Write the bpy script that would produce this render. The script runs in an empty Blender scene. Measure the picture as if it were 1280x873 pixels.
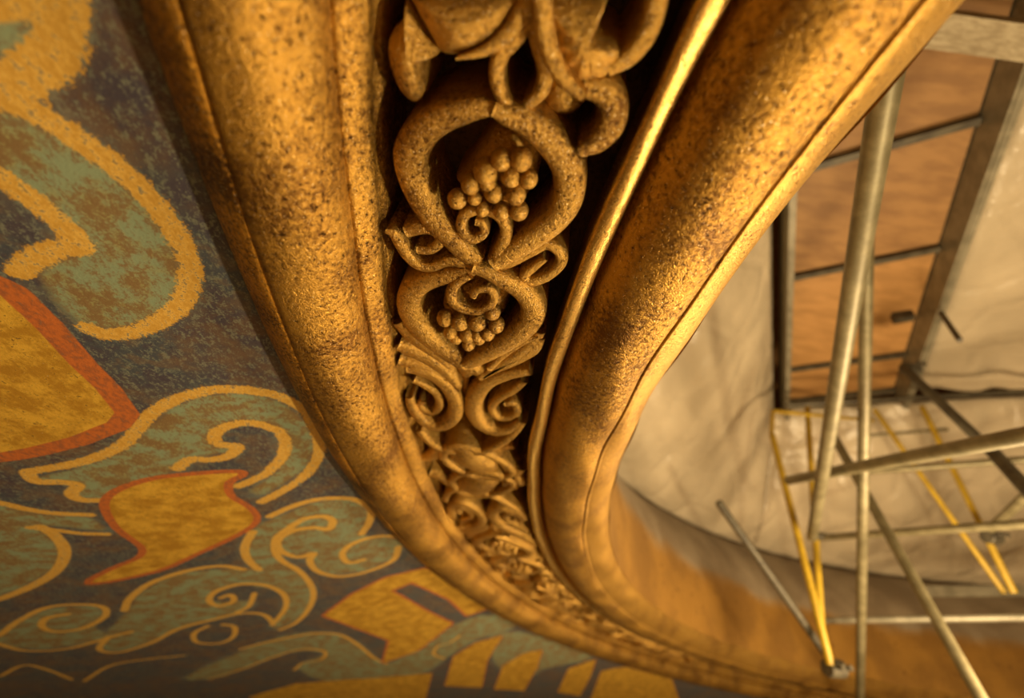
import bpy, math
import numpy as np
from mathutils import Matrix, Vector

# ------------------------------------------------------------------ set-up
D = bpy.data
COL = bpy.context.scene.collection
SC = bpy.context.scene
S = 0.4                        # metres per working unit
Z0 = 1.5                       # camera height above the work floor (m)
FPX = 557.9
PITCH, ROLL = math.radians(39.22), math.radians(9.10)
C0 = np.array([9.049, 1.606])  # centre of the ceiling ring (working units)

fw = np.array([0, math.cos(PITCH), math.sin(PITCH)])
_R = np.array([1.0, 0, 0]); _U = np.cross(_R, fw)
RT = math.cos(ROLL) * _R + math.sin(ROLL) * _U
UP = -math.sin(ROLL) * _R + math.cos(ROLL) * _U

def W(p):                      # working units -> metres
    p = np.asarray(p, float) * S
    return p + np.array([0, 0, Z0])

cam = D.cameras.new('camera'); camo = D.objects.new('camera', cam); COL.objects.link(camo)
cam.sensor_width = 36.0; cam.lens = FPX / 1280 * 36.0
camo.matrix_world = Matrix(((RT[0], UP[0], -fw[0], 0), (RT[1], UP[1], -fw[1], 0), (RT[2], UP[2], -fw[2], Z0), (0, 0, 0, 1)))
cam.clip_start = 0.01
cam.dof.use_dof = True; cam.dof.focus_distance = 1.6 * S; cam.dof.aperture_fstop = 1.6
SC.camera = camo

w = D.worlds.new('world'); SC.world = w; w.use_nodes = True
bg = w.node_tree.nodes['Background']
bg.inputs[0].default_value = (1.0, 0.72, 0.36, 1); bg.inputs[1].default_value = 0.045

def lamp(name, kind, loc, target, energy, color, size=0.2, spot=None):
    l = D.lights.new(name, kind); o = D.objects.new(name, l); COL.objects.link(o)
    o.location = W(loc); l.energy = energy; l.color = color
    if kind == 'AREA': l.size = size
    else: l.shadow_soft_size = size
    if spot: l.spot_size = math.radians(spot); l.spot_blend = 0.6
    d = Vector(W(target) - W(loc)); o.rotation_euler = d.to_track_quat('-Z', 'Y').to_euler()
    return o
WARM = (1.0, 0.79, 0.44)
lamp('work_light_key', 'POINT', (3.5, 1.25, -1.35), (0, 1.5, 1.2), 132, WARM, 0.05)
lamp('work_light_tent', 'POINT', (6.0, 4.6, 0.0), (5, 9, 4), 240, (1.0, 0.74, 0.41), 0.25)
lamp('fill_light_low', 'AREA', (2.5, 6.5, -3.0), (1.0, 7.0, 1.0), 9, (1.0, 0.78, 0.44), 0.8)  # added soft fill from floor level, brightens the far ring

SC.view_settings.view_transform = 'Standard'
SC.view_settings.look = 'None'
SC.view_settings.gamma = 1.0
SC.view_settings.use_curve_mapping = False
SC.view_settings.exposure = 0.0

# ------------------------------------------------------------------ helpers
def ray(x, y):
    return fw + RT * (x - 640) / FPX + UP * (436.5 - y) / FPX

def plane_z(x, y, z):
    d = ray(x, y); return d * z / d[2]

def at_depth(x, y, d):
    return ray(x, y) * d

CONE_K, CONE_Z, CONE_R = 0.30, 1.035, 9.97
def cone_hit(x, y):            # point of the coved ceiling that a traced outline passes through
    d = ray(x, y); ts = np.geomspace(.3, 60, 3000); P = d[None] * ts[:, None]
    g = P[:, 2] - (CONE_Z - CONE_K * (np.hypot(P[:, 0] - C0[0], P[:, 1] - C0[1]) - CONE_R))
    i = int(np.argmax(g > 0)); i = max(i, 1)
    a = g[i - 1] / (g[i - 1] - g[i] + 1e-12)
    return d * (ts[i - 1] + a * (ts[i] - ts[i - 1]))

def spline(pts, n=6, closed=False):
    p = np.array(pts, float)
    if len(p) < 3 and not closed: return np.array([p[0] + (p[-1] - p[0]) * t for t in np.linspace(0, 1, n + 1)])
    if closed: q = np.vstack([p[-1:], p, p[:2]])
    else: q = np.vstack([2 * p[0] - p[1], p, 2 * p[-1] - p[-2]])
    out = []
    for i in range(1, len(q) - 2):
        a, b, c, d = q[i - 1], q[i], q[i + 1], q[i + 2]
        for k in range(n):
            t = k / n
            out.append(.5 * (2 * b + (c - a) * t + (2 * a - 5 * b + 4 * c - d) * t * t + (3 * b - 3 * c + d - a) * t ** 3))
    if not closed: out.append(q[-2])
    return np.array(out)

def props(o, label=None, cat=None, group=None, kind=None):
    if label: o['label'] = label
    if cat: o['category'] = cat
    if group: o['group'] = group
    if kind or label: o['kind'] = kind or 'thing'
    return o

def empty(name, loc, label=None, cat=None, group=None):
    o = D.objects.new(name, None); COL.objects.link(o); o.location = W(loc); o.empty_display_size = 0.05
    return props(o, label, cat, group)

def origin_of(o):
    v = np.zeros(3)
    while o: v += np.array(o.location); o = o.parent
    return v

def mk(name, verts, faces, mat, parent=None, smooth=True, label=None, units=True, sharp=None):
    v = np.array(verts, float)
    if units: v = W(v)
    if parent:
        loc = origin_of(parent)*0
        base = origin_of(parent)
    else:
        base = np.array([(v[:, 0].min() + v[:, 0].max()) / 2, (v[:, 1].min() + v[:, 1].max()) / 2, v[:, 2].min()])
    v = v - base
    me = D.meshes.new(name); me.from_pydata(v.tolist(), [], [tuple(int(i) for i in f) for f in faces])
    me.validate(); me.update()
    if smooth: me.polygons.foreach_set('use_smooth', [True] * len(me.polygons))
    if sharp: me.set_sharp_from_angle(angle=math.radians(sharp))
    me.materials.append(mat)
    o = D.objects.new(name, me); COL.objects.link(o)
    if parent: o.parent = parent
    else: o.location = base
    if label: o['label'] = label
    return o

def grid_faces(n, m, flip=False, wrap=False):
    f = []
    for i in range(n - 1):
        for j in range(m if wrap else m - 1):
            a, b = i * m + j, i * m + (j + 1) % m
            c, d = (i + 1) * m + (j + 1) % m, (i + 1) * m + j
            f.append((a, d, c, b) if flip else (a, b, c, d))
    return f

class Geo:                     # collects verts / faces of one mesh
    def __init__(s): s.v = []; s.f = []
    def add(s, v, f):
        k = len(s.v); s.v += [tuple(map(float, x)) for x in v]; s.f += [tuple(i + k for i in q) for q in f]
    def box(s, o, ax, ay, az):  # corner o with three edge vectors
        o, ax, ay, az = (np.array(x, float) for x in (o, ax, ay, az))
        v = [o + i * ax + j * ay + k * az for k in (0, 1) for j in (0, 1) for i in (0, 1)]
        s.add(v, [(0, 2, 3, 1), (4, 5, 7, 6), (0, 1, 5, 4), (2, 6, 7, 3), (0, 4, 6, 2), (1, 3, 7, 5)])
    def tube(s, pts, rad, n=16, caps=True):
        p = np.array(pts, float); rad = np.broadcast_to(rad, len(p))
        t = np.gradient(p, axis=0); t /= np.linalg.norm(t, axis=1)[:, None]
        ref = np.array([0, 0, 1.0]) if abs(t[0][2]) < .9 else np.array([1.0, 0, 0])
        V = []
        for i in range(len(p)):
            a = np.cross(t[i], ref); a /= np.linalg.norm(a); b = np.cross(t[i], a)
            for k in range(n):
                an = 2 * math.pi * k / n; V.append(p[i] + rad[i] * (math.cos(an) * a + math.sin(an) * b))
        F = grid_faces(len(p), n, wrap=True)
        if caps: F += [tuple(range(n)), tuple(range((len(p) - 1) * n, len(p) * n))[::-1]]
        s.add(V, F)
    def build(s, name, mat, parent=None, **k):
        return mk(name, s.v, s.f, mat, parent, **k)

# ------------------------------------------------------------------ materials
def new_mat(name):
    m = D.materials.new(name); m.use_nodes = True
    nt = m.node_tree; nt.nodes.clear()
    out = nt.nodes.new('ShaderNodeOutputMaterial'); b = nt.nodes.new('ShaderNodeBsdfPrincipled')
    nt.links.new(b.outputs[0], out.inputs[0])
    return m, nt, b

def N(nt, t, **k):
    n = nt.nodes.new(t)
    for a, v in k.items(): setattr(n, a, v)
    return n

def noise(nt, vec, scale, detail=4, rough=.55, dim=None):
    n = N(nt, 'ShaderNodeTexNoise'); n.inputs['Scale'].default_value = scale
    n.inputs['Detail'].default_value = detail; n.inputs['Roughness'].default_value = rough
    nt.links.new(vec, n.inputs['Vector']); return n.outputs['Fac']

def math_(nt, op, a, b=None, clamp=False):
    n = N(nt, 'ShaderNodeMath', operation=op); n.use_clamp = clamp
    for i, x in enumerate((a, b)):
        if x is None: continue
        if isinstance(x, (int, float)): n.inputs[i].default_value = x
        else: nt.links.new(x, n.inputs[i])
    return n.outputs[0]

def step(nt, x, lo, hi):
    n = N(nt, 'ShaderNodeMapRange'); n.interpolation_type = 'SMOOTHSTEP'; n.clamp = True
    nt.links.new(x, n.inputs['Value']); n.inputs['From Min'].default_value = lo; n.inputs['From Max'].default_value = hi
    return n.outputs[0]

def mix(nt, f, a, b):
    n = N(nt, 'ShaderNodeMix', data_type='RGBA')
    if isinstance(f, (int, float)): n.inputs[0].default_value = f
    else: nt.links.new(f, n.inputs[0])
    for i, x in ((6, a), (7, b)):
        if isinstance(x, tuple): n.inputs[i].default_value = (*x, 1)
        else: nt.links.new(x, n.inputs[i])
    return n.outputs[2]

def coords(nt, stretch=None):
    t = N(nt, 'ShaderNodeNewGeometry').outputs['Position']
    if stretch:
        mp = N(nt, 'ShaderNodeMapping'); mp.inputs['Scale'].default_value = stretch; nt.links.new(t, mp.inputs[0]); t = mp.outputs[0]
    return t

def bump(nt, b, h, strength, dist):
    n = N(nt, 'ShaderNodeBump'); n.inputs['Strength'].default_value = strength; n.inputs['Distance'].default_value = dist
    nt.links.new(h, n.inputs['Height']); nt.links.new(n.outputs[0], b.inputs['Normal'])

def gold(name, bright=(.56, .31, .055), dark=(.17, .075, .016), metal=.84, rough=.33, wear=.5, sparkle_chips=.665, bstr=.85, bd=.005, fine=450, mid=140):
    m, nt, b = new_mat(name); P = coords(nt)
    n1 = noise(nt, P, 9, 5); n2 = noise(nt, P, mid, 5, .65); n3 = noise(nt, P, fine, 3, .6); n4 = noise(nt, P, 480, 2)
    mask = math_(nt, 'ADD', math_(nt, 'MULTIPLY', n1, .45), math_(nt, 'MULTIPLY', n2, .55))
    c = mix(nt, step(nt, mask, wear - .13, wear + .09), dark, bright)
    pitm = step(nt, math_(nt, 'ADD', math_(nt, 'MULTIPLY', n2, .5), math_(nt, 'MULTIPLY', n3, .5)), .36, .425)
    c = mix(nt, math_(nt, 'SUBTRACT', 1.0, pitm), c, (.05, .022, .008))
    fl = step(nt, n4, sparkle_chips, sparkle_chips + .05)
    c = mix(nt, fl, c, (.95, .78, .48))  # pale paint chips, brightened as sparkle put into the colour
    nt.links.new(c, b.inputs['Base Color'])
    b.inputs['Metallic'].default_value = metal
    r = math_(nt, 'ADD', math_(nt, 'MULTIPLY', n3, .30), rough - .15)
    nt.links.new(r, b.inputs['Roughness'])
    h = math_(nt, 'ADD', math_(nt, 'ADD', math_(nt, 'MULTIPLY', n2, .6), math_(nt, 'MULTIPLY', n3, .35)), math_(nt, 'MULTIPLY', pitm, .5))
    bump(nt, b, h, bstr, bd)
    return m

M_roll = gold('gilded_roll')
M_fillet = gold('worn_gilt', bright=(.62, .30, .035), dark=(.07, .025, .006), wear=.52, rough=.42, mid=190)
M_orn = gold('gilded_carving', bright=(.58, .335, .07), dark=(.17, .075, .016), metal=.85, rough=.36, wear=.47, bstr=1.0, bd=.005, fine=480, mid=170, sparkle_chips=.645)
M_bead = gold('highlight_gilt', bright=(.85, .56, .16), dark=(.50, .27, .06), metal=.95, rough=.23, wear=.40, bstr=.5)  # lighter gold: the bead's highlight is partly put into the colour
M_ground = gold('shade_toned_gilt_ground', bright=(.10, .05, .012), dark=(.03, .014, .005), metal=.2, rough=.6, sparkle_chips=.8)  # dark colour carries the shade of the recess behind the carving
M_band = gold('smooth_gilt', bright=(.50, .28, .055), dark=(.22, .10, .022), metal=.8, rough=.40, wear=.46, bstr=.6, bd=.004)

def drum_mat():
    m, nt, b = new_mat('drum_gilt_and_grey'); P = coords(nt)
    sep = N(nt, 'ShaderNodeSeparateXYZ'); nt.links.new(P, sep.inputs[0])
    n1 = noise(nt, P, 3, 5); n2 = noise(nt, P, 25, 5); n3 = noise(nt, P, 150, 3)
    g = mix(nt, step(nt, n1, .36, .62), (.30, .155, .035), (.42, .22, .045))
    g = mix(nt, step(nt, n2, .60, .72), g, (.17, .08, .02))
    k = mix(nt, step(nt, n1, .35, .65), (.16, .115, .07), (.24, .185, .12))
    z = math_(nt, 'ADD', sep.outputs[2], math_(nt, 'MULTIPLY', math_(nt, 'SUBTRACT', n1, .5), .22))
    lvl = Z0 + 2.35 * S
    f = step(nt, z, lvl - .06, lvl + .06)
    nt.links.new(mix(nt, f, g, k), b.inputs['Base Color'])
    nt.links.new(math_(nt, 'MULTIPLY', math_(nt, 'SUBTRACT', 1.0, f), .55), b.inputs['Metallic'])
    nt.links.new(math_(nt, 'ADD', math_(nt, 'MULTIPLY', n2, .25), .36), b.inputs['Roughness'])
    bump(nt, b, math_(nt, 'ADD', n2, math_(nt, 'MULTIPLY', n3, .4)), .5, .006)
    return m
M_drum = drum_mat()

def paint_mat():
    m, nt, b = new_mat('painted_ceiling'); P = coords(nt)
    def at(n): a = N(nt, 'ShaderNodeAttribute', attribute_name=n); return a.outputs['Fac']
    n0 = noise(nt, P, 8, 4); n1 = noise(nt, P, 22, 5, .6)
    Pst = coords(nt, (1.0, .55, 1.0))
    n2 = noise(nt, Pst, 150, 4, .65); n3 = noise(nt, P, 330, 3, .6); n4 = noise(nt, Pst, 90, 4, .7)
    speck = math_(nt, 'ADD', math_(nt, 'MULTIPLY', n2, .6), math_(nt, 'MULTIPLY', n3, .4))
    base = mix(nt, step(nt, n0, .38, .60), (.050, .060, .076), (.098, .060, .046))
    base = mix(nt, step(nt, n1, .45, .66), base, (.052, .042, .060))
    base = mix(nt, math_(nt, 'MULTIPLY', step(nt, speck, .49, .60), .65), base, (.20, .215, .155))
    base = mix(nt, math_(nt, 'MULTIPLY', step(nt, n4, .40, .30), .7), base, (.025, .018, .03))
    # green-blue scrolls with brown sponging
    gr = mix(nt, step(nt, n1, .40, .62), (.22, .28, .175), (.28, .26, .105))
    gr = mix(nt, math_(nt, 'MULTIPLY', step(nt, math_(nt, 'ADD', math_(nt, 'MULTIPLY', speck, .6), math_(nt, 'MULTIPLY', n1, .4)), .45, .55), .85), gr, (.18, .095, .035))
    jag = math_(nt, 'ADD', math_(nt, 'MULTIPLY', math_(nt, 'SUBTRACT', n4, .5), .030), math_(nt, 'MULTIPLY', math_(nt, 'SUBTRACT', n1, .5), .028))
    dg = math_(nt, 'ADD', at('d_green'), jag)
    base = mix(nt, math_(nt, 'MULTIPLY', math_(nt, 'MULTIPLY', step(nt, dg, .10, .01), step(nt, n0, .42, .62)), .75), base, (.115, .15, .145))
    base = mix(nt, math_(nt, 'MULTIPLY', step(nt, n1, .50, .36), .5), base, (.14, .085, .05))
    c = mix(nt, math_(nt, 'MULTIPLY', step(nt, dg, .022, -.024), .92), base, gr)
    # ochre outlines, stippled on
    oc = mix(nt, step(nt, n2, .38, .62), (.52, .285, .04), (.68, .41, .08))
    do = math_(nt, 'ADD', math_(nt, 'MULTIPLY', at('d_ochre'), 1.0), math_(nt, 'ADD', math_(nt, 'MULTIPLY', math_(nt, 'MULTIPLY', jag, at('d_rag')), 6.0), math_(nt, 'MULTIPLY', math_(nt, 'SUBTRACT', speck, .5), at('d_rag'))))
    fo = step(nt, do, .006, -.006)
    c = mix(nt, math_(nt, 'MULTIPLY', fo, math_(nt, 'SUBTRACT', .96, math_(nt, 'MULTIPLY', step(nt, speck, .535, .60), .75))), c, oc)
    # gold shapes with a red border
    dgo = math_(nt, 'ADD', at('d_gold'), math_(nt, 'MULTIPLY', jag, .18))
    rd = mix(nt, step(nt, n2, .40, .66), (.46, .125, .025), (.27, .085, .03))
    bw = at('red_width')
    fr = step(nt, math_(nt, 'SUBTRACT', dgo, bw), .004, -.004)
    c = mix(nt, math_(nt, 'MULTIPLY', fr, math_(nt, 'SUBTRACT', 1.0, math_(nt, 'MULTIPLY', step(nt, speck, .58, .66), .6))), c, rd)
    gd = mix(nt, step(nt, math_(nt, 'ADD', math_(nt, 'MULTIPLY', n1, .6), math_(nt, 'MULTIPLY', n2, .4)), .40, .60), (.52, .27, .03), (.86, .52, .07))
    gd = mix(nt, math_(nt, 'MULTIPLY', step(nt, speck, .565, .63), .8), gd, (.13, .06, .02))
    gd = mix(nt, step(nt, n3, .69, .73), gd, (.9, .7, .35))
    fg = step(nt, dgo, .004, -.004)
    c = mix(nt, fg, c, gd)
    nt.links.new(c, b.inputs['Base Color'])
    nt.links.new(math_(nt, 'MULTIPLY', fg, .35), b.inputs['Metallic'])
    nt.links.new(math_(nt, 'SUBTRACT', .62, math_(nt, 'MULTIPLY', fg, .2)), b.inputs['Roughness'])
    bump(nt, b, math_(nt, 'ADD', n2, n3), .25, .002)
    return m
M_paint = paint_mat()

def plastic_mat(name, col, tr=.25):
    m, nt, b = new_mat(name)
    P = coords(nt); n1 = noise(nt, P, 1.6, 4, .6); n2 = noise(nt, P, 7, 5, .6)
    nt.links.new(mix(nt, step(nt, n1, .35, .65), tuple(x * .86 for x in col), col), b.inputs['Base Color'])
    b.inputs['Roughness'].default_value = .28
    b.inputs['Specular IOR Level'].default_value = .6
    wv = N(nt, 'ShaderNodeTexVoronoi', feature='DISTANCE_TO_EDGE'); wv.inputs['Scale'].default_value = 2.4
    nt.links.new(P, wv.inputs['Vector'])
    bump(nt, b, math_(nt, 'ADD', math_(nt, 'MULTIPLY', n2, .6), math_(nt, 'MULTIPLY', step(nt, wv.outputs[0], 0, .12), .2)), .8, .04)
    tl = N(nt, 'ShaderNodeBsdfTranslucent'); tl.inputs[0].default_value = (*col, 1)
    mx = N(nt, 'ShaderNodeMixShader'); mx.inputs[0].default_value = tr
    nt.links.new(b.outputs[0], mx.inputs[1]); nt.links.new(tl.outputs[0], mx.inputs[2])
    out = [n for n in nt.nodes if n.type == 'OUTPUT_MATERIAL'][0]; nt.links.new(mx.outputs[0], out.inputs[0])
    return m
M_plastic = plastic_mat('white_plastic', (.69, .58, .41))

def simple(name, a, b_, scale=8, rough=.5, metal=0., stretch=None, bs=.2, bd=.003):
    m, nt, b = new_mat(name); P = coords(nt, stretch); n1 = noise(nt, P, scale, 5, .6); n2 = noise(nt, P, scale * 9, 3)
    nt.links.new(mix(nt, step(nt, n1, .36, .64), a, b_), b.inputs['Base Color'])
    b.inputs['Metallic'].default_value = metal; b.inputs['Roughness'].default_value = rough
    bump(nt, b, math_(nt, 'ADD', n1, math_(nt, 'MULTIPLY', n2, .5)), bs, bd); return m
M_ply = simple('plywood', (.31, .16, .048), (.40, .21, .068), 5, .6, 0, (1.0, 3.5, 1.0))
M_plydark = simple('old_plywood', (.22, .11, .035), (.31, .165, .055), 4, .65, 0, (1.0, 3.5, 1.0))
M_alu = simple('dull_aluminium', (.18, .16, .11), (.27, .24, .17), 12, .5, .3)
M_galv = simple('galvanised_steel', (.15, .125, .065), (.225, .19, .105), 14, .5, .3)
M_dark = simple('dark_steel', (.055, .045, .03), (.10, .085, .055), 14, .55, .3)
M_yellow = simple('yellow_paint', (.36, .23, .015), (.46, .30, .02), 16, .45)
M_timber = simple('rough_timber', (.30, .24, .15), (.44, .37, .25), 18, .8, 0, (1, 4, 1), .8, .006)
M_floor = simple('work_floor', (.25, .17, .09), (.34, .24, .13), 3, .7)

# ------------------------------------------------------------------ floor and ceiling
g = Geo(); g.box((-8, -8, -3.75 - .15), (34, 0, 0), (0, 30, 0), (0, 0, .15))
props(g.build('floor', M_floor, smooth=False), kind='structure')

TH0 = 190.06
def ring(arc, r, z, rad=9.2):
    th = np.radians(TH0) - np.asarray(arc) / rad
    return np.stack([C0[0] + r * np.cos(th), C0[1] + r * np.sin(th), np.broadcast_to(z, np.shape(th * r))], -1)

# painted outlines, traced on the ceiling
O, G, A = [], [], []           # ochre strokes, green fields, gold fields
def ochre(pts, hw=.024): O.append((np.array([cone_hit(*p)[:2] for p in spline(pts, 5)]), hw))
def green(pts): G.append(np.array([cone_hit(*p)[:2] for p in spline(pts, 3, True)]))
def goldf(pts, bw, sm=True):
    q = spline(pts, 3, True) if sm else np.array(pts, float)
    A.append((np.array([cone_hit(*p)[:2] for p in q]), bw))

ochre([(62, -60), (76, -15), (79, 20), (74, 55), (54, 84), (20, 103), (-30, 116)], .033)
ochre([(-40, 8), (0, 4), (30, 0), (60, -20)], .02)
ochre([(-40, 112), (0, 122), (40, 140), (80, 163), (130, 197), (172, 232), (206, 270), (229, 308), (238, 345), (230, 374), (208, 397), (170, 414), (135, 418), (110, 411)], .026)
ochre([(-40, 205), (0, 222), (34, 246), (65, 271), (88, 291), (101, 306), (92, 309), (69, 313), (42, 325), (24, 340)], .026)
ochre([(36, 590), (60, 586), (88, 581), (131, 568), (160, 551), (180, 527), (206, 506), (241, 493), (278, 487), (316, 489), (352, 497), (380, 514), (396, 541), (399, 565), (386, 590), (357, 612), (326, 628)])
ochre([(299, 608), (322, 598), (337, 589), (352, 572), (357, 557), (351, 542), (335, 534), (309, 529), (284, 533), (268, 544), (271, 555), (288, 557), (297, 560), (287, 570), (263, 575), (238, 575), (222, 586)])
ochre([(34, 591), (45, 602), (75, 603), (97, 607), (89, 617), (101, 625), (128, 626)], .02)
ochre([(-30, 622), (0, 629), (34, 637), (69, 642), (113, 644)], .018)
ochre([(38, 660), (69, 663), (100, 667), (134, 668)], .016)
ochre([(50, 659), (69, 670), (81, 690), (71, 713), (42, 732), (0, 749), (-30, 756)], .022)
ochre([(337, 646), (364, 634), (395, 625), (425, 623), (447, 626), (463, 637), (462, 652), (452, 668)], .018)
ochre([(498, 684), (492, 700), (462, 714), (426, 721), (398, 715), (387, 702), (392, 692), (372, 697), (350, 688), (348, 675), (366, 664), (392, 660), (410, 662), (416, 652), (405, 646), (381, 649), (362, 660), (346, 673), (344, 688), (352, 701), (375, 715), (391, 737), (388, 758), (371, 778), (350, 788)], .018)
ochre([(505, 678), (498, 672), (471, 671), (443, 679), (428, 692), (436, 704), (455, 700)], .016)
ochre([(316, 665), (306, 684), (310, 700), (324, 713)], .02)
ochre([(155, 764), (163, 748), (189, 729), (234, 714), (275, 708), (304, 712)], .018)
ochre([(340, 782), (357, 760), (354, 743), (331, 732), (298, 731), (268, 741), (262, 752), (274, 758), (292, 752), (288, 744), (276, 748)], .017)
ochre([(318, 742), (311, 758), (296, 766)], .015)
ochre([(136, 796), (124, 812), (148, 816), (189, 804), (222, 787), (262, 776), (302, 767), (330, 769), (342, 780)], .017)
ochre([(260, 783), (243, 792), (246, 803), (272, 805), (291, 797), (293, 784), (278, 781)], .016)
ochre([(-20, 800), (0, 794), (21, 778), (58, 760), (103, 756), (130, 760), (130, 772), (103, 786), (69, 790), (52, 783), (59, 773), (85, 768)], .016)
ochre([(-20, 800), (0, 806), (34, 814), (86, 811), (137, 797), (165, 790)], .016)
ochre([(105, 852), (137, 833), (180, 825), (230, 820)], .014)
ochre([(300, 812), (330, 804), (364, 797), (395, 792), (425, 794), (447, 806), (468, 823), (484, 830)], .016)
ochre([(368, 838), (379, 829), (401, 825), (406, 815), (378, 812), (344, 821), (300, 838), (260, 850)], .014)
ochre([(0, 846), (30, 832), (60, 838), (90, 850)], .013)
ochre([(556, 824), (542, 818), (548, 808), (562, 804), (575, 795)], .012)
green([(-60, -30), (-5, 6), (38, 10), (48, 45), (25, 66), (-20, 78), (-60, 80)])
green([(-60, 108), (0, 130), (60, 158), (120, 198), (172, 240), (208, 282), (228, 330), (222, 372), (195, 398), (150, 412), (112, 408), (85, 392), (62, 365), (48, 340), (75, 318), (103, 306), (62, 268), (0, 218), (-60, 190)])
green([(48, 597), (90, 587), (131, 573), (165, 556), (190, 528), (241, 498), (300, 492), (350, 502), (384, 530), (392, 566), (372, 594), (330, 618), (313, 612), (345, 590), (357, 560), (347, 540), (309, 530), (275, 537), (262, 548), (292, 562), (240, 576), (222, 588), (180, 604), (150, 622), (100, 622), (95, 607), (60, 604)])
green([(-60, 620), (0, 632), (62, 644), (113, 648), (130, 664), (60, 658), (76, 682), (70, 708), (40, 728), (0, 744), (-60, 756)])
green([(318, 660), (350, 645), (395, 628), (440, 626), (462, 642), (452, 668), (500, 674), (500, 690), (462, 712), (410, 718), (388, 702), (352, 695), (375, 718), (390, 740), (386, 762), (350, 786), (340, 780), (358, 756), (345, 738), (300, 732), (268, 742), (264, 752), (312, 752), (296, 768), (222, 788), (180, 806), (135, 814), (130, 796), (158, 764), (180, 738), (234, 716), (310, 710), (322, 712), (308, 690)])
green([(-20, 800), (21, 780), (58, 763), (110, 758), (128, 766), (120, 785), (137, 796), (86, 808), (34, 811)])
green([(230, 848), (300, 815), (344, 798), (395, 790), (438, 798), (462, 816), (484, 830), (520, 812), (562, 785), (600, 770), (650, 772), (640, 786), (596, 800), (560, 822), (520, 846), (440, 862), (372, 836), (405, 818), (360, 816), (280, 845)])
green([(610, 800), (640, 790), (690, 800), (740, 822), (700, 832), (676, 838), (660, 850), (640, 850), (620, 830)])
goldf([(-160, 300), (0, 369), (41, 407), (86, 455), (120, 487), (143, 516), (134, 528), (86, 547), (34, 560), (0, 566), (-160, 580)], .085, False)
goldf([(137, 632), (151, 615), (192, 601), (241, 595), (298, 592), (280, 603), (284, 621), (308, 636), (316, 652), (292, 669), (241, 693), (192, 714), (115, 729), (146, 711), (177, 698), (182, 684), (151, 660)], .046)
goldf([(405, 770), (443, 742), (484, 722), (532, 711), (581, 740), (607, 762), (584, 770), (563, 750), (515, 728), (488, 739), (532, 764), (565, 780), (522, 814), (479, 829), (487, 801), (450, 787)], .032, False)
goldf([(556, 858), (567, 821), (594, 804), (628, 795), (609, 826), (602, 860)], .014, False)
goldf([(618, 862), (629, 833), (655, 817), (678, 813), (671, 835), (655, 864)], .014, False)
goldf([(697, 866), (711, 836), (745, 824), (738, 846), (725, 870)], .012, False)
goldf([(738, 876), (752, 839), (780, 834), (840, 850), (850, 880)], .012, False)
goldf([(310, 872), (370, 855), (470, 848), (540, 842), (530, 880), (400, 900)], .012, False)

def seg_dist(P, L):
    d2 = np.full(len(P), 1e9)
    for a, b in zip(L[:-1], L[1:]):
        ab = b - a; t = np.clip(((P - a) @ ab) / (ab @ ab + 1e-12), 0, 1)
        q = P - a - t[:, None] * ab; d2 = np.minimum(d2, (q * q).sum(1))
    return np.sqrt(d2)

def inside(P, L):
    c = np.zeros(len(P), bool)
    for a, b in zip(L, np.roll(L, -1, 0)):
        if a[1] == b[1]: continue
        k = ((a[1] > P[:, 1]) != (b[1] > P[:, 1])) & (P[:, 0] < (b[0] - a[0]) * (P[:, 1] - a[1]) / (b[1] - a[1]) + a[0])
        c ^= k
    return c

def near(P, L, m=.35):
    lo, hi = L.min(0) - m, L.max(0) + m
    return np.where(((P >= lo) & (P <= hi)).all(1))[0]

def build_ceiling():
    u = np.linspace(-.6, 1, 960); arcs = .6 + np.sinh(u * 3.0) / np.sinh(3.0) * 20
    v = np.linspace(0, 1, 400); rs = 9.9 + np.sinh(v * 2.7) / np.sinh(2.7) * 12
    a, r = np.meshgrid(arcs, rs, indexing='ij')
    V = ring(a.ravel(), r.ravel(), CONE_Z - CONE_K * (r.ravel() - CONE_R))
    P = V[:, :2]
    do = np.full(len(P), .3); dg = np.full(len(P), .3); da = np.full(len(P), .3); bw = np.full(len(P), .02); rag = np.full(len(P), .05)
    for L, hw in O:
        i = near(P, L); d = seg_dist(P[i], L) - (hw * 1.25 if hw > .022 else hw * 1.2 + .006); k = d < do[i]; rag[i[k]] = (hw * 3.4 if hw > .022 else .028); do[i] = np.minimum(do[i], d)
    for L in G:
        i = near(P, L); d = seg_dist(P[i], np.vstack([L, L[:1]])); d = np.where(inside(P[i], L), -d, d); dg[i] = np.minimum(dg[i], d)
    for L, wd in A:
        i = near(P, L); d = seg_dist(P[i], np.vstack([L, L[:1]])); d = np.where(inside(P[i], L), -d, d)
        k = d < da[i]; bw[i[k]] = wd; da[i] = np.minimum(da[i], d)
    o = mk('ceiling', V, grid_faces(len(arcs), len(rs)), M_paint)
    for n, x in (('d_ochre', do), ('d_green', dg), ('d_gold', da), ('red_width', bw), ('d_rag', rag)):
        o.data.attributes.new(n, 'FLOAT', 'POINT').data.foreach_set('value', x.astype(np.float32))
    return props(o, kind='structure')
build_ceiling()

# ------------------------------------------------------------------ the gilded ring moulding
u = np.linspace(-1, 1, 420); ARCS = .8 + np.sinh(u * 3.2) / np.sinh(3.2) * 27
ARCS = ARCS[ARCS > -7]

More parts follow.
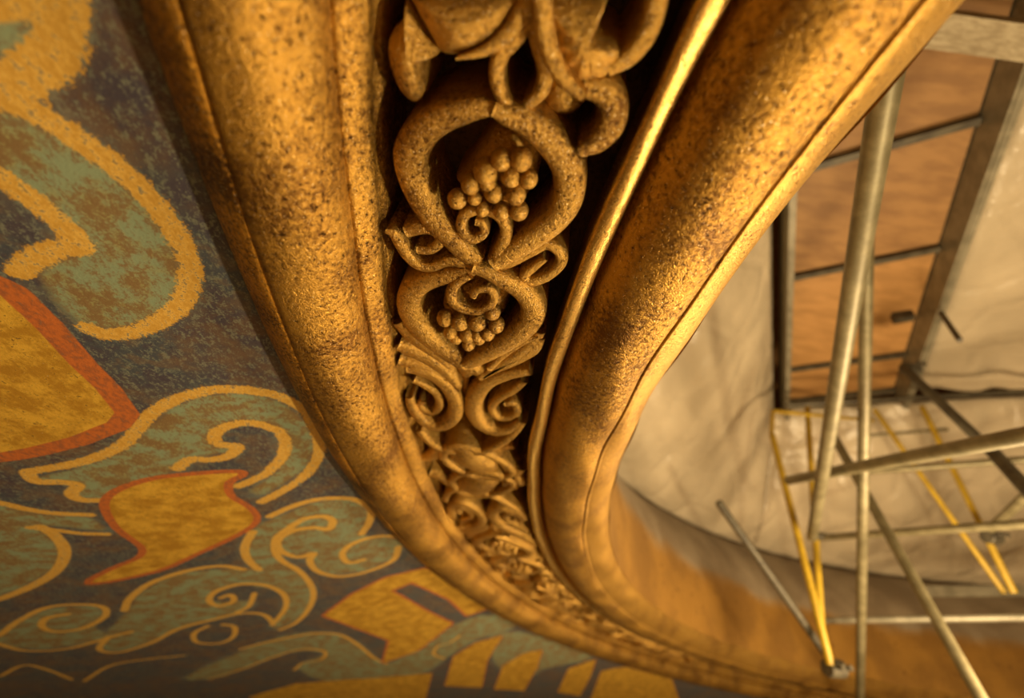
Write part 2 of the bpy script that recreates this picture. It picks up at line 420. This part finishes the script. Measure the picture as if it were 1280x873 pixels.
def bulge(p0, p1, h, n=14):    # circular arc between two profile points, bulging towards the room
    p0, p1 = np.array(p0, float), np.array(p1, float); c = p1 - p0; L = np.linalg.norm(c); t = c / L
    nrm = np.array([-t[1], t[0]])
    if nrm @ (np.array([9.19, 0]) - (p0 + p1) / 2) < 0: nrm = -nrm
    R = (L * L / 4 + h * h) / (2 * h); a = math.asin(min(1, L / 2 / R))
    if h > L / 2: a = math.pi - a
    return [tuple((p0 + p1) / 2 + nrm * (R * math.cos(x) - R + h) + t * R * math.sin(x)) for x in np.linspace(-a, a, n)]

rngw = np.random.default_rng(4)
WOB = [(rngw.uniform(2, 9), rngw.uniform(0, 6.3), rngw.uniform(0, 6.3), rngw.uniform(10, 40)) for _ in range(14)]
def sweep(name, prof, mat, parent, wob=.004, **k):
    pr = np.array(prof, float); n, m = len(ARCS), len(pr)
    a = np.repeat(ARCS, m); r = np.tile(pr[:, 0], n); z = np.tile(pr[:, 1], n)
    d = sum(np.sin(a * f + p + r * q) for f, p, _, q in WOB) * wob / 5
    V = ring(a, r + d, z + d)
    return mk(name, V, grid_faces(n, m), mat, parent, **k)

cornice = empty('ceiling_cornice', (C0[0], C0[1], 1.0),
    'gilded plaster ring moulding with carved grapevine frieze curving around the ceiling opening', 'moulding')
sweep('outer_fillet', [(10.03, 1.10), (9.985, 1.03), (9.972, 1.0)] + bulge((9.96, .982), (9.85, .925), .008, 6) + [(9.838, .93), (9.825, .96)], M_fillet, cornice, .006,
      label='narrow worn orange gilt outer edge with dark specks')
sweep('outer_roll', [(9.84, .98)] + bulge((9.836, .925), (9.632, 1.117), .07, 18) + [(9.625, 1.15)], M_roll, cornice, .004)
sweep('flat_band', [(9.64, 1.15)] + bulge((9.632, 1.117), (9.575, 1.225), .018, 8) + [(9.566, 1.24), (9.561, 1.25), (9.556, 1.275), (9.55, 1.48)], M_roll, cornice, .004)
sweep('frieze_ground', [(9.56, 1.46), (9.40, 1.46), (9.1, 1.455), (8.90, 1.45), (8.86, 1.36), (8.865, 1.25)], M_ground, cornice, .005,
      label='recessed ground behind the pierced carving, shade put into its dark colour')
sweep('bead_moulding', [(8.885, 1.32), (8.892, 1.20)] + bulge((8.89, 1.175), (8.828, 1.190), .016, 9) + [(8.822, 1.21), (8.81, 1.30), (8.80, 1.36)], M_bead, cornice, .005)
sweep('inner_roll', [(8.805, 1.34), (8.80, 1.27)] + bulge((8.79, 1.235), (8.502, 1.15), .085, 22) + [(8.498, 1.165)], M_roll, cornice, .004)
sweep('inner_band', [(8.502, 1.18)] + bulge((8.496, 1.152), (8.482, 1.158), .005, 5) + [(8.474, 1.175)] + bulge((8.47, 1.176), (8.30, 1.366), .02, 12) + [(8.29, 1.40)], M_band, cornice, .004)
sweep('inner_wall', [(8.29, 1.38), (8.285, 1.5), (8.285, 1.8), (8.29, 2.1), (8.32, 2.45), (8.42, 2.8), (8.60, 3.1), (8.84, 3.4), (9.15, 3.7), (9.3, 3.78)], M_drum, cornice, .01,
      label='tall inner face with bare gilding below and grey dusty plaster above')

# shell of the upper dome above the tent of sheeting
g = Geo()
dn, dm = 14, 64
V = [ring(np.linspace(0, 2 * math.pi, dm, endpoint=False) * 9.2, np.full(dm, 9.32 * math.cos(t)), np.full(dm, 3.74 + 7.5 * math.sin(t))) for t in np.linspace(0, 1.5, dn)]
V = np.vstack(V); g.add(V, grid_faces(dn, dm, wrap=True) + [tuple(range((dn - 1) * dm, dn * dm))])
props(g.build('ceiling_upper', M_plydark), kind='structure')

# carved frieze ornament -----------------------------------------------------
ZP = 1.22
def M0(l): return [(440 + x / 2.909, y / 2.909) for x, y in l]
def M1(l): return [(480 + x / 4.26, 110 + y / 4.26) for x, y in l]
def M2(l): return [(460 + x / 4.26, 260 + y / 4.26) for x, y in l]
def M3(l): return [(480 + x / 4.26, 420 + y / 4.26) for x, y in l]
def M4(l): return [(520 + x / 4.26, 580 + y / 4.26) for x, y in l]

def flat(p):                   # outline point -> (arc, r) on the frieze plane
    q = plane_z(p[0], p[1], ZP); r = math.hypot(q[0] - C0[0], q[1] - C0[1])
    th = math.degrees(math.atan2(q[1] - C0[1], q[0] - C0[0])) % 360
    return np.array([math.radians(TH0 - th) * 9.2, r])

ident = lambda s: s
ZB = 1.47
def ribbon(G_, pts, wpx, top=1.19, fm=ident, groove=0., round_=.07, n=5):
    px = spline(pts, n); w = np.interp(np.linspace(0, 1, len(px)), np.linspace(0, 1, len(np.atleast_1d(wpx))), np.atleast_1d(wpx))
    sc = np.array([plane_z(*p, ZP) @ fw / FPX for p in px])
    q = np.array([flat(p) for p in px]); hw = w / 2 * sc * 1.1
    q[:, 0] = fm(q[:, 0])
    t = np.gradient(q, axis=0); t /= np.linalg.norm(t, axis=1)[:, None] + 1e-9; nn = np.stack([-t[:, 1], t[:, 0]], 1)
    offs = [-1, -1, -.96, -.82, -.55, -.25, 0, .25, .55, .82, .96, 1, 1]
    hs = [None, 1., .55, .26, .09, .0 + groove * .6, groove, .0 + groove * .6, .09, .26, .55, 1., None]
    V = []
    m = len(offs)
    for i in range(len(q)):
        taper = 1.0
        for o_, h_ in zip(offs, hs):
            a = q[i] + nn[i] * hw[i] * o_
            rd = min(round_, hw[i] * 1.1)
            z = ZB if h_ is None else top + rd * h_
            V.append(ring(a[0], a[1], z))
    F = grid_faces(len(q), m)
    # rounded ends
    G_.add(V, F + [tuple(range(m)), tuple(range((len(q) - 1) * m, len(q) * m))[::-1]])

def blob(G_, pts, top=1.2, edge=.09, fm=ident, veins=0):
    px = spline(pts, 4, True); q = np.array([flat(p) for p in px]); q[:, 0] = fm(q[:, 0])
    c = q.mean(0); ks = [1.0, 1.0, .985, .95, .89, .80, .68, .50, .28]; zs = [ZB] + [top + edge * (1 - math.sqrt(1 - k * k)) for k in ks[1:]]
    V, n = [], len(q); ang = np.arctan2(q[:, 1] - c[1], q[:, 0] - c[0])
    for k, z in zip(ks, zs):
        for j, p in enumerate(q):
            a = c + (p - c) * k
            V.append(ring(a[0], a[1], z + (veins * math.sin(ang[j] * 9) * k if z < ZB - .01 else 0)))
    V.append(ring(c[0], c[1], top - .004)); F = grid_faces(len(ks), n, wrap=True)
    k = (len(ks) - 1) * n; F += [(k + j, k + (j + 1) % n, len(V) - 1) for j in range(n)]
    G_.add(V, F)

def sphere(G_, c, r, n=14, m=9, sq=1.0):
    V = [c + np.array([0, 0, r * sq])]
    for i in range(1, m):
        p = math.pi * i / m
        for j in range(n):
            a = 2 * math.pi * j / n; V.append(c + r * np.array([math.sin(p) * math.cos(a), math.sin(p) * math.sin(a), math.cos(p) * sq]))
    V.append(c - np.array([0, 0, r * sq])); F = [(0, 1 + j, 1 + (j + 1) % n) for j in range(n)]
    for i in range(m - 2):
        for j in range(n): F.append((1 + i * n + j, 1 + (i + 1) * n + j, 1 + (i + 1) * n + (j + 1) % n, 1 + i * n + (j + 1) % n))
    k = 1 + (m - 2) * n; F += [(k + j, len(V) - 1, k + (j + 1) % n) for j in range(n)]
    G_.add(V, F)

def grapes(pts, parent, fm, z=1.2):
    for x, y, r in pts:
        q = flat((x, y)); rad = r * (plane_z(x, y, ZP) @ fw) / FPX
        p = ring(fm(q[0]), q[1], z + (rad * .6))
        g = Geo(); sphere(g, p, rad * 1.12, sq=1.2); g.build('grape', M_orn, parent)

def part(name, fn, parent=None, label=None, mat=None):
    g = Geo(); fn(g); return g.build(name, mat or M_orn, parent or cornice, label=label)

def medallions(fm=ident):
    # ---- leaf scrolls above the first medallion
    part('acanthus_leaf', lambda g: (blob(g, M0([(215, -70), (222, 0), (250, 60), (290, 130), (330, 188), (400, 192), (480, 168), (560, 125), (620, 60), (650, 0), (655, -70)]), 1.14, .10, fm),
        ribbon(g, M0([(670, -60), (630, 20), (580, 90), (500, 150), (400, 178)]), [28, 22, 16, 3], 1.15, fm)))
    part('leaf_lobe', lambda g: blob(g, M0([(195, -10), (200, 55), (150, 105), (128, 170), (145, 260), (180, 340), (230, 378), (262, 350), (268, 285), (262, 225), (320, 190), (270, 110), (230, 40)]), 1.17, .07, fm))
    part('stem_loop', lambda g: (ribbon(g, M0([(640, -60), (636, 30), (600, 110), (553, 170), (533, 240), (543, 310), (580, 375)]), [26, 26, 24, 20, 18, 17, 14], 1.17, fm),
        ribbon(g, M0([(652, 40), (682, 140), (706, 230), (695, 310), (640, 365)]), [16, 19, 19, 17, 12], 1.175, fm)))
    part('leaf_scroll', lambda g: (blob(g, M0([(690, -60), (700, 60), (720, 150), (760, 230), (800, 275), (870, 295), (950, 250), (985, 180), (960, 130), (905, 105), (890, 60), (900, 0), (930, -60)]), 1.13, .10, fm, .006),
        ribbon(g, M0([(1110, -60), (1092, 40), (1055, 125), (1000, 190), (930, 230)]), [26, 26, 26, 22, 16], 1.17, fm),
        ribbon(g, M0([(700, -60), (712, 80), (748, 190), (800, 262), (850, 300)]), [22, 22, 20, 16, 10], 1.12, fm),
        ribbon(g, M0([(840, 290), (915, 310), (950, 370), (935, 440), (890, 490), (830, 520)]), [22, 34, 34, 34, 28, 14], 1.16, fm),
        blob(g, M0([(690, 330), (750, 285), (830, 320), (850, 390), (800, 440), (740, 440), (690, 395)]), 1.22, .07, fm)))
    # ---- first grape medallion
    part('heart_scroll', lambda g: (
        ribbon(g, M1([(670, 85), (540, 75), (430, 100), (300, 152), (205, 228), (150, 330), (158, 440), (205, 560), (275, 675), (360, 765), (440, 850), (520, 900)]), [8, 24, 30, 34, 38, 40, 38, 36, 33, 30, 26, 20], 1.17, fm, .018, .06),
        ribbon(g, M1([(600, 70), (670, 105), (770, 150), (870, 235), (955, 345), (992, 460), (975, 575), (915, 670), (810, 755), (690, 835), (590, 895)]), [18, 28, 34, 37, 37, 38, 36, 33, 30, 27, 20], 1.16, fm, 0, .07)))
    part('medallion_shade_plate', lambda g: blob(g, M1([(600, 110), (430, 150), (300, 210), (200, 300), (185, 430), (250, 570), (350, 700), (460, 800), (560, 860), (700, 780), (860, 660), (950, 540), (960, 420), (880, 280), (760, 170)]), 1.40, .02, fm), None, None, M_ground)  # added dark plate, paints the shadow inside the heart scroll
    cl = part('grape_cluster', lambda g: blob(g, M1([(420, 600), (360, 520), (440, 430), (500, 340), (580, 250), (690, 215), (790, 250), (835, 350), (825, 460), (790, 570), (720, 650), (640, 660), (560, 640)]), 1.20, .10, fm, .008))
    grapes([(480 + x / 4.26, 110 + y / 4.26, r / 4.26) for x, y, r in [(560, 395, 62), (640, 330, 52), (480, 460, 47), (410, 538, 46), (600, 505, 46), (690, 418, 50), (712, 512, 50), (640, 600, 42), (728, 600, 46), (540, 588, 36), (740, 330, 55), (780, 430, 44), (500, 530, 34), (570, 450, 40)]], cl, fm, 1.15)
    part('tendril', lambda g: ribbon(g, M1([(600, 900), (625, 830), (655, 750), (650, 680), (600, 625), (520, 605), (450, 630), (425, 690), (445, 745), (500, 760), (545, 725), (535, 680), (500, 668)]), [18, 16, 15, 14, 14, 14, 13, 13, 13, 12, 11, 10, 9], 1.165, fm))
    # ---- second grape medallion
    part('heart_scroll', lambda g: (
        ribbon(g, M2([(600, 280), (520, 312), (420, 335), (310, 372), (240, 430), (228, 520), (285, 625), (385, 718), (490, 792), (610, 850)]), [16, 18, 21, 25, 29, 30, 28, 25, 22, 16], 1.17, fm, .014, .055),
        ribbon(g, M2([(570, 275), (640, 300), (730, 348), (830, 412), (882, 500), (862, 580), (785, 655), (680, 722), (580, 775), (520, 800)]), [14, 18, 22, 27, 30, 30, 28, 24, 20, 14], 1.16, fm, 0, .055)))
    part('medallion_shade_plate', lambda g: blob(g, M2([(560, 310), (420, 350), (300, 410), (270, 510), (330, 630), (440, 730), (560, 790), (700, 700), (830, 600), (850, 500), (780, 400), (660, 320)]), 1.40, .02, fm), None, None, M_ground)  # second added plate, shade of the interior put into its colour
    cl = part('grape_cluster', lambda g: blob(g, M2([(380, 540), (430, 470), (520, 450), (640, 430), (730, 440), (750, 500), (720, 600), (640, 690), (550, 715), (470, 670), (410, 610)]), 1.215, .08, fm, .008))
    grapes([(460 + x / 4.26, 260 + y / 4.26, r / 4.26) for x, y, r in [(420, 555, 40), (500, 572, 46), (590, 575, 46), (645, 635, 36), (450, 625, 36), (540, 640, 42), (600, 660, 32), (690, 590, 40), (545, 692, 32), (480, 655, 34), (670, 520, 40), (590, 640, 34)]], cl, fm, 1.17)
    part('tendril', lambda g: ribbon(g, M2([(560, 310), (500, 345), (460, 395), (462, 455), (510, 495), (590, 508), (655, 480), (680, 430), (650, 390), (590, 395), (570, 430)]), [12, 12, 13, 13, 13, 12, 12, 11, 11, 10, 8], 1.165, fm))
    part('side_leaf', lambda g: (ribbon(g, M2([(560, 290), (480, 262), (420, 262), (350, 288), (280, 280), (225, 235), (185, 170), (150, 110), (110, 90)]), [13, 14, 13, 13, 13, 14, 16, 14, 6], 1.18, fm),
        ribbon(g, M2([(210, 110), (300, 90), (370, 110), (390, 160), (340, 205), (270, 205)]), [16, 18, 16, 14, 12, 10], 1.19, fm)))
    part('side_loop', lambda g: ribbon(g, M2([(690, 275), (760, 265), (860, 215), (950, 170), (1010, 195), (1035, 245), (1005, 300), (930, 350), (860, 365), (840, 330), (890, 285), (950, 235)]), [16, 13, 12, 13, 14, 14, 13, 14, 14, 13, 11, 8], 1.18, fm))
    part('lower_leaf', lambda g: (ribbon(g, M2([(165, 600), (220, 660), (300, 730), (390, 800), (430, 870)]), [18, 28, 30, 26, 18], 1.2, fm, 0, .07),
        ribbon(g, M2([(170, 800), (260, 830), (350, 860), (420, 900)]), [16, 22, 24, 16], 1.19, fm)))
    part('lower_leaf', lambda g: (ribbon(g, M2([(915, 640), (880, 700), (800, 770), (700, 830), (620, 880)]), [14, 18, 18, 16, 12], 1.19, fm),
        ribbon(g, M2([(900, 650), (820, 690), (720, 760), (650, 830)]), [8, 10, 10, 8], 1.18, fm)))
    # ---- paired spiral leaves
    part('leaf_junction', lambda g: (blob(g, M3([(360, 120), (450, 105), (540, 140), (520, 190), (440, 240), (390, 200)]), 1.2, .06, fm), ribbon(g, M3([(430, 180), (430, 260), (425, 340), (425, 420)]), [14, 8, 6, 5], 1.24, fm)))
    part('spiral_leaf', lambda g: (ribbon(g, M3([(130, 155), (190, 165), (270, 195), (345, 260), (385, 345), (372, 420), (310, 465), (240, 455), (185, 410), (150, 350), (140, 300)]), [10, 16, 20, 20, 20, 19, 18, 17, 15, 12, 8], 1.18, fm, .012),
        ribbon(g, M3([(160, 230), (220, 260), (280, 305), (298, 360), (270, 400), (220, 395), (190, 360), (215, 335)]), [8, 9, 10, 10, 9, 9, 8, 8], 1.2, fm),
        ribbon(g, M3([(80, 40), (150, 70), (250, 120), (340, 190), (400, 260)]), [18, 24, 24, 20, 10], 1.19, fm)))
    part('spiral_leaf', lambda g: (ribbon(g, M3([(785, 165), (720, 175), (640, 195), (550, 235), (490, 310), (480, 390), (520, 460), (600, 492), (680, 475), (735, 425)]), [12, 14, 18, 21, 22, 22, 20, 18, 15, 8], 1.18, fm, .012),
        ribbon(g, M3([(750, 230), (690, 285), (620, 325), (575, 375), (600, 425), (660, 432), (710, 400), (690, 355), (645, 355)]), [10, 11, 10, 10, 10, 10, 10, 9, 8], 1.2, fm),
        ribbon(g, M3([(835, -10), (790, 60), (690, 120), (590, 165), (520, 210)]), [12, 20, 18, 14, 8], 1.19, fm)))
    part('frieze_arc', lambda g: ribbon(g, M3([(190, 480), (240, 540), (310, 585), (420, 608), (530, 598), (630, 550), (700, 490), (745, 430)]), [8, 10, 10, 10, 10, 11, 11, 9], 1.18, fm))
    part('frieze_rail', lambda g: ribbon(g, M3([(230, 625), (330, 640), (450, 645), (560, 640), (690, 620)]), [12, 14, 15, 14, 12], 1.25, fm))
    # ---- flower boss
    part('flower_boss', lambda g: (ribbon(g, M3([(360, 760), (400, 725), (500, 705), (620, 725), (690, 770), (640, 810), (520, 835), (410, 815), (360, 765)]), 9, 1.18, fm),
        blob(g, M3([(390, 770), (450, 735), (560, 735), (620, 770), (560, 830), (480, 840), (420, 815)]), 1.16, .08, fm),
        ribbon(g, M3([(240, 730), (300, 750), (350, 790)]), [14, 16, 10], 1.2, fm),
        ribbon(g, M3([(730, 700), (690, 740), (650, 790)]), [16, 18, 12], 1.2, fm),
        ribbon(g, M3([(400, 640), (450, 665), (500, 690)]), [12, 12, 10], 1.2, fm)))
medallions()
for k in range(3):             # the same vine repeats, mirrored and straight in turn, further round the ring
    c0 = 2.82
    per = 5.3
    if k == 0: medallions(lambda s: 2 * c0 - s)
    elif k == 1: medallions(lambda s: s + per)
    else: medallions(lambda s: 2 * c0 + per - s)

# ------------------------------------------------------------------ tent of plastic sheeting
DV = np.array([.495, .869]); DW = np.array([.869, -.495]); DL = np.array([3.47, 3.14])   # deck directions / left edge
rngp = np.random.default_rng(11)
PW = [(rngp.uniform(-3.2, 3.2, 3), rngp.uniform(0, 6.28), rngp.uniform(.015, .05)) for _ in range(16)]
def wrinkle(V):
    d = np.zeros(len(V))
    for k, p, a in PW: d += a * (1 - 2 * np.abs(np.sin(V @ k + p)))
    return d
def sheet(name, A_, B_, n, m, sag, label, wr=1.0, nrm=(.3, .5, .8)):
    V = []
    for i in range(n):
        a, b = A_(i / (n - 1)), B_(i / (n - 1))
        for j in range(m):
            v = j / (m - 1); p = np.array(a) * (1 - v) + np.array(b) * v; p[2] -= sag * math.sin(math.pi * v); V.append(p)
    V = np.array(V); d = wrinkle(V) * wr; edge = np.tile(np.sin(np.linspace(0, math.pi, m)) ** .5, n)
    V += np.array(nrm) * (d * edge)[:, None]
    nf = grid_faces(n, m)
    o = mk(name, V, nf, M_plastic)
    md = o.modifiers.new('thickness', 'SOLIDIFY'); md.thickness = .002
    return props(o, label, 'plastic sheet')
def rim(th, r=9.12, z=3.69): return (C0[0] + r * math.cos(math.radians(th)), C0[1] + r * math.sin(math.radians(th)), z)
def dl(t, wv=0., z=6.0): q = DL + DV * t + DW * wv; return (q[0], q[1], z)
TD = np.array([.92, -.39])
def tube5(t, z=6.0): q = np.array([6.25, 7.70]) + TD * t; return (q[0], q[1], z)
PC = dl(5.5, -.2, 6.03)
def tube5(t, z=6.0): return (PC[0] + TD[0] * t, PC[1] + TD[1] * t, z)
sheet('plastic_sheet', lambda u: rim(204 - 96 * u), lambda u: dl(-4.4 + 9.9 * u, -.2, 6.03), 160, 50, .2, 'white plastic sheeting sloping from the plywood deck down to the gilded rim', .7)
sheet('plastic_sheet', lambda u: rim(108 - 79 * u), lambda u: tube5(10.5 * u, 6.03), 160, 50, .2, 'pale plastic sheeting behind the yellow scaffold frames at the far side', .7)
sheet('plastic_sheet', lambda u: dl(-4.2 + 9.6 * u, 2.36, 6.12), lambda u: tube5(1.4 + 8 * u * 0 + (1 - u) * 9.2, 6.1) if False else tuple(np.array([12.5, -5.0, 6.0]) * (1 - u) + np.array(tube5(9.8, 6.12)) * u), 80, 60, .12, 'greyish plastic sheeting stretched overhead to the right of the plywood deck', .8, (0, 0, 1))

# ------------------------------------------------------------------ plywood deck
DK0, DK1, DWID = -4.2, 5.35, 2.19
deck = empty('scaffold_deck', dl(2, 1.1, 6.0), 'overhead scaffold deck of tan plywood boards in a dull metal frame', 'scaffold deck')
def dbox(g, t0, t1, w0, w1, z0, z1):
    o = DL + DV * t0 + DW * w0
    g.box((o[0], o[1], z0), (*(DV * (t1 - t0)), 0), (*(DW * (w1 - w0)), 0), (0, 0, z1 - z0))
js = [-4.2, -3.2, -2.0, -.36, 1.6, 4.16, 5.35]
for i, (a, b) in enumerate(zip(js[:-1], js[1:])):
    g = Geo(); dbox(g, a + .02, b - .02, .0, DWID - .2, 6.13, 6.18)
    g.build('plywood_panel', M_plydark if i in (0, 1, 2, 3) else M_ply, deck, smooth=False)
for j in js:
    g = Geo(); dbox(g, j - .05, j + .05, .0, DWID - .2, 6.04, 6.125); g.build('cross_bar', M_dark, deck, smooth=False)
for s in (0, 1):
    w0 = -.06 if s == 0 else DWID - .15
    sg = 1 if s == 0 else -1
    g = Geo(); dbox(g, DK0, DK1 + .1, w0, w0 + .03 * sg, 5.70, 6.2); dbox(g, DK0, DK1 + .1, w0, w0 + .085 * sg * (1 if s == 0 else -.8), 5.68, 5.71)
    dbox(g, DK0, DK1 + .1, w0, w0 + .16 * sg, 6.2, 6.23)
    g.build('side_rail', M_alu, deck, smooth=False)
g = Geo(); dbox(g, 2.95, 3.09, 1.62, 1.90, 5.98, 6.12); g.build('stop_block', M_dark, deck, smooth=False, label='small black block under the plywood')

# rough timber crossing under the near end of the deck
a, b = plane_z(1120, 32, 5.42), plane_z(1330, 62, 5.42)
ax = (b - a); L = np.linalg.norm(ax); ax /= L; side = np.cross(ax, (0, 0, 1.0)); side /= np.linalg.norm(side)
g = Geo(); a2 = a - ax * .6; b2 = b + ax * 1.6; g.box(a2 - side * .14, ax * np.linalg.norm(b2 - a2), side * .28, (0, 0, .22))
props(g.build('timber_beam', M_timber, smooth=False), 'rough grey timber crossing under the near end of the plywood deck', 'beam')

# ------------------------------------------------------------------ scaffold
RT_ = .06
def tube_obj(name, a, b, mat, rad=RT_, parent=None, ext=(0, 0)):
    a, b = np.array(a, float), np.array(b, float); d = (b - a) / np.linalg.norm(b - a)
    a = a - d * ext[0]; b = b + d * ext[1]
    g = Geo(); g.tube([a, a + d * .012, a + (b - a) * .33, a + (b - a) * .66, b - d * .012, b], [rad * .9, rad, rad, rad, rad, rad * .9], 20)
    return g.build(name, mat, parent, sharp=40)
GR = 'scaffold tubes under the deck'
def pole(a, da, b, db, mat, label, rad=RT_, ext=(0, 0), name='scaffold_tube'):
    return props(tube_obj(name, at_depth(*a, da), at_depth(*b, db), mat, rad, None, ext), label, 'scaffold tube', GR)
pole((1112, 80), 2.2, (1015, 672), 6.7, M_galv, 'long grey scaffold tube running from the top of the opening down to a yellow frame', .07, ext=(1.2, 0))
pole((1084, 270), 4.4, (1075, 860), 7.4, M_galv, 'slim grey tube standing nearly upright just right of the long slanting tube', .062, ext=(.6, .8))
pole((1036, 535), 7.2, (1222, 866), 4.7, M_galv, 'upright grey post crossing the lower right corner of the opening', .062, ext=(0, 4.2))
pole((985, 601), 6.6, (1285, 544), 3.3, M_galv, 'thick grey tube slanting up to the right edge above the horizontal rails', .065, ext=(0, 1.5))
pole((1000, 596), 8.0, (1290, 574), 6.2, M_galv, 'thinner horizontal tube just below the thick slanting tube', .05, ext=(0, 2))
pole((1018, 673), 8.2, (1285, 655), 5.6, M_galv, 'grey horizontal guard rail at mid height of the far scaffold', .056, ext=(0, 2))
pole((1030, 776), 7.6, (1285, 772), 6.4, M_alu, 'pale lowest horizontal rail in front of the gilded inner wall', .05, ext=(0, 2))
pole((998, 506), 8.6, (1290, 489), 7.8, M_dark, 'dark tube along the fold of the plastic sheeting', .045, ext=(.2, 2))
pole((898, 628), 6.6, (1042, 832), 6.4, M_dark, 'dark thin diagonal brace meeting the clamp below the yellow frame', .055)
pole((1128, 458), 7.0, (1222, 548), 5.8, M_dark, 'short dark brace dropping from the far right corner of the deck', .062)
pole((1236, 560), 5.9, (1300, 630), 4.9, M_dark, 'dark stub brace at the right edge of the scaffold', .075)
pole((1285, 618), 5.9, (1238, 662), 6.8, M_galv, 'grey stub tube angling down to the coupler at the right', .06)
o = Geo(); d = at_depth(1262, 746, 7.9); d2 = at_depth(1160, 746, 7.9)
g = Geo(); e = at_depth(1330, 745, 7.9) - d2; g.box(d2, e, (0, 0, .17), (.03, .04, 0))
props(g.build('toe_board', M_alu, smooth=False), 'pale flat toe board above the lowest rail at the right', 'toe board')

fr = empty('scaffold_tower', at_depth(1040, 832, 6.0), 'yellow tower section with two legs converging on a clamp beside the inner wall', 'scaffold tower')
tube_obj('leg', at_depth(965, 543, 8.0), at_depth(1038, 832, 6.05), M_yellow, .052, fr)
tube_obj('leg', at_depth(1009, 508, 9.0), at_depth(1027, 792, 6.6), M_yellow, .052, fr)
tube_obj('top_bar', at_depth(966, 514, 8.4), at_depth(1092, 526, 9.2), M_yellow, .036, fr)
tube_obj('top_bar', at_depth(966, 514, 8.4), at_depth(964, 545, 8.0), M_yellow, .036, fr)
f2 = empty('scaffold_tower', at_depth(1268, 742, 7.4), 'slender yellow tower section with two parallel legs at the far right', 'scaffold tower')
tube_obj('leg', at_depth(1093, 512, 8.7), at_depth(1256, 742, 7.0), M_yellow, .040, f2)
tube_obj('leg', at_depth(1152, 508, 8.4), at_depth(1268, 742, 6.8), M_yellow, .046, f2)
tube_obj('rung', at_depth(1080, 545, 8.6), at_depth(1185, 537, 8.2), M_galv, .03, f2)

def coupler(px, depth, label, s=.1, ax=(1, .2, .1)):
    c = at_depth(*px, depth); t = empty('scaffold_coupler', c, label, 'coupler', 'scaffold couplers')
    ax = np.array(ax, float); ax /= np.linalg.norm(ax); bx = np.cross(ax, (0, 0, 1.0)); bx /= np.linalg.norm(bx); cx = np.cross(ax, bx)
    g = Geo(); g.tube([c - ax * s, c - ax * s * .9, c + ax * s * .9, c + ax * s], [s * .75, s * .85, s * .85, s * .75], 12); g.build('collar', M_dark, t, sharp=40)
    for q in (-1, 1):
        g = Geo(); k = c + bx * s * .8 + ax * s * .5 * q; g.tube([k, k + bx * s * .5, k + bx * s * .5, k + bx * s * .8], [s * .16, s * .16, s * .3, s * .3], 6); g.build('bolt', M_dark, t, smooth=False)
coupler((1043, 836), 6.1, 'dark clamp at the foot of the yellow frame', .13)
coupler((1240, 672), 6.9, 'dark round coupler on the right yellow leg', .12)
coupler((1138, 462), 7.05, 'dark coupler at the far right corner of the deck', .12)
coupler((1022, 670), 6.75, 'small coupler where the long slanting tube ends', .07)
a, b = at_depth(1176, 391, 6.9), at_depth(1200, 426, 6.2)
props(tube_obj('steel_rod', a, b, M_dark, .035), 'short dark rod poking through the overhead plastic at right', 'rod')
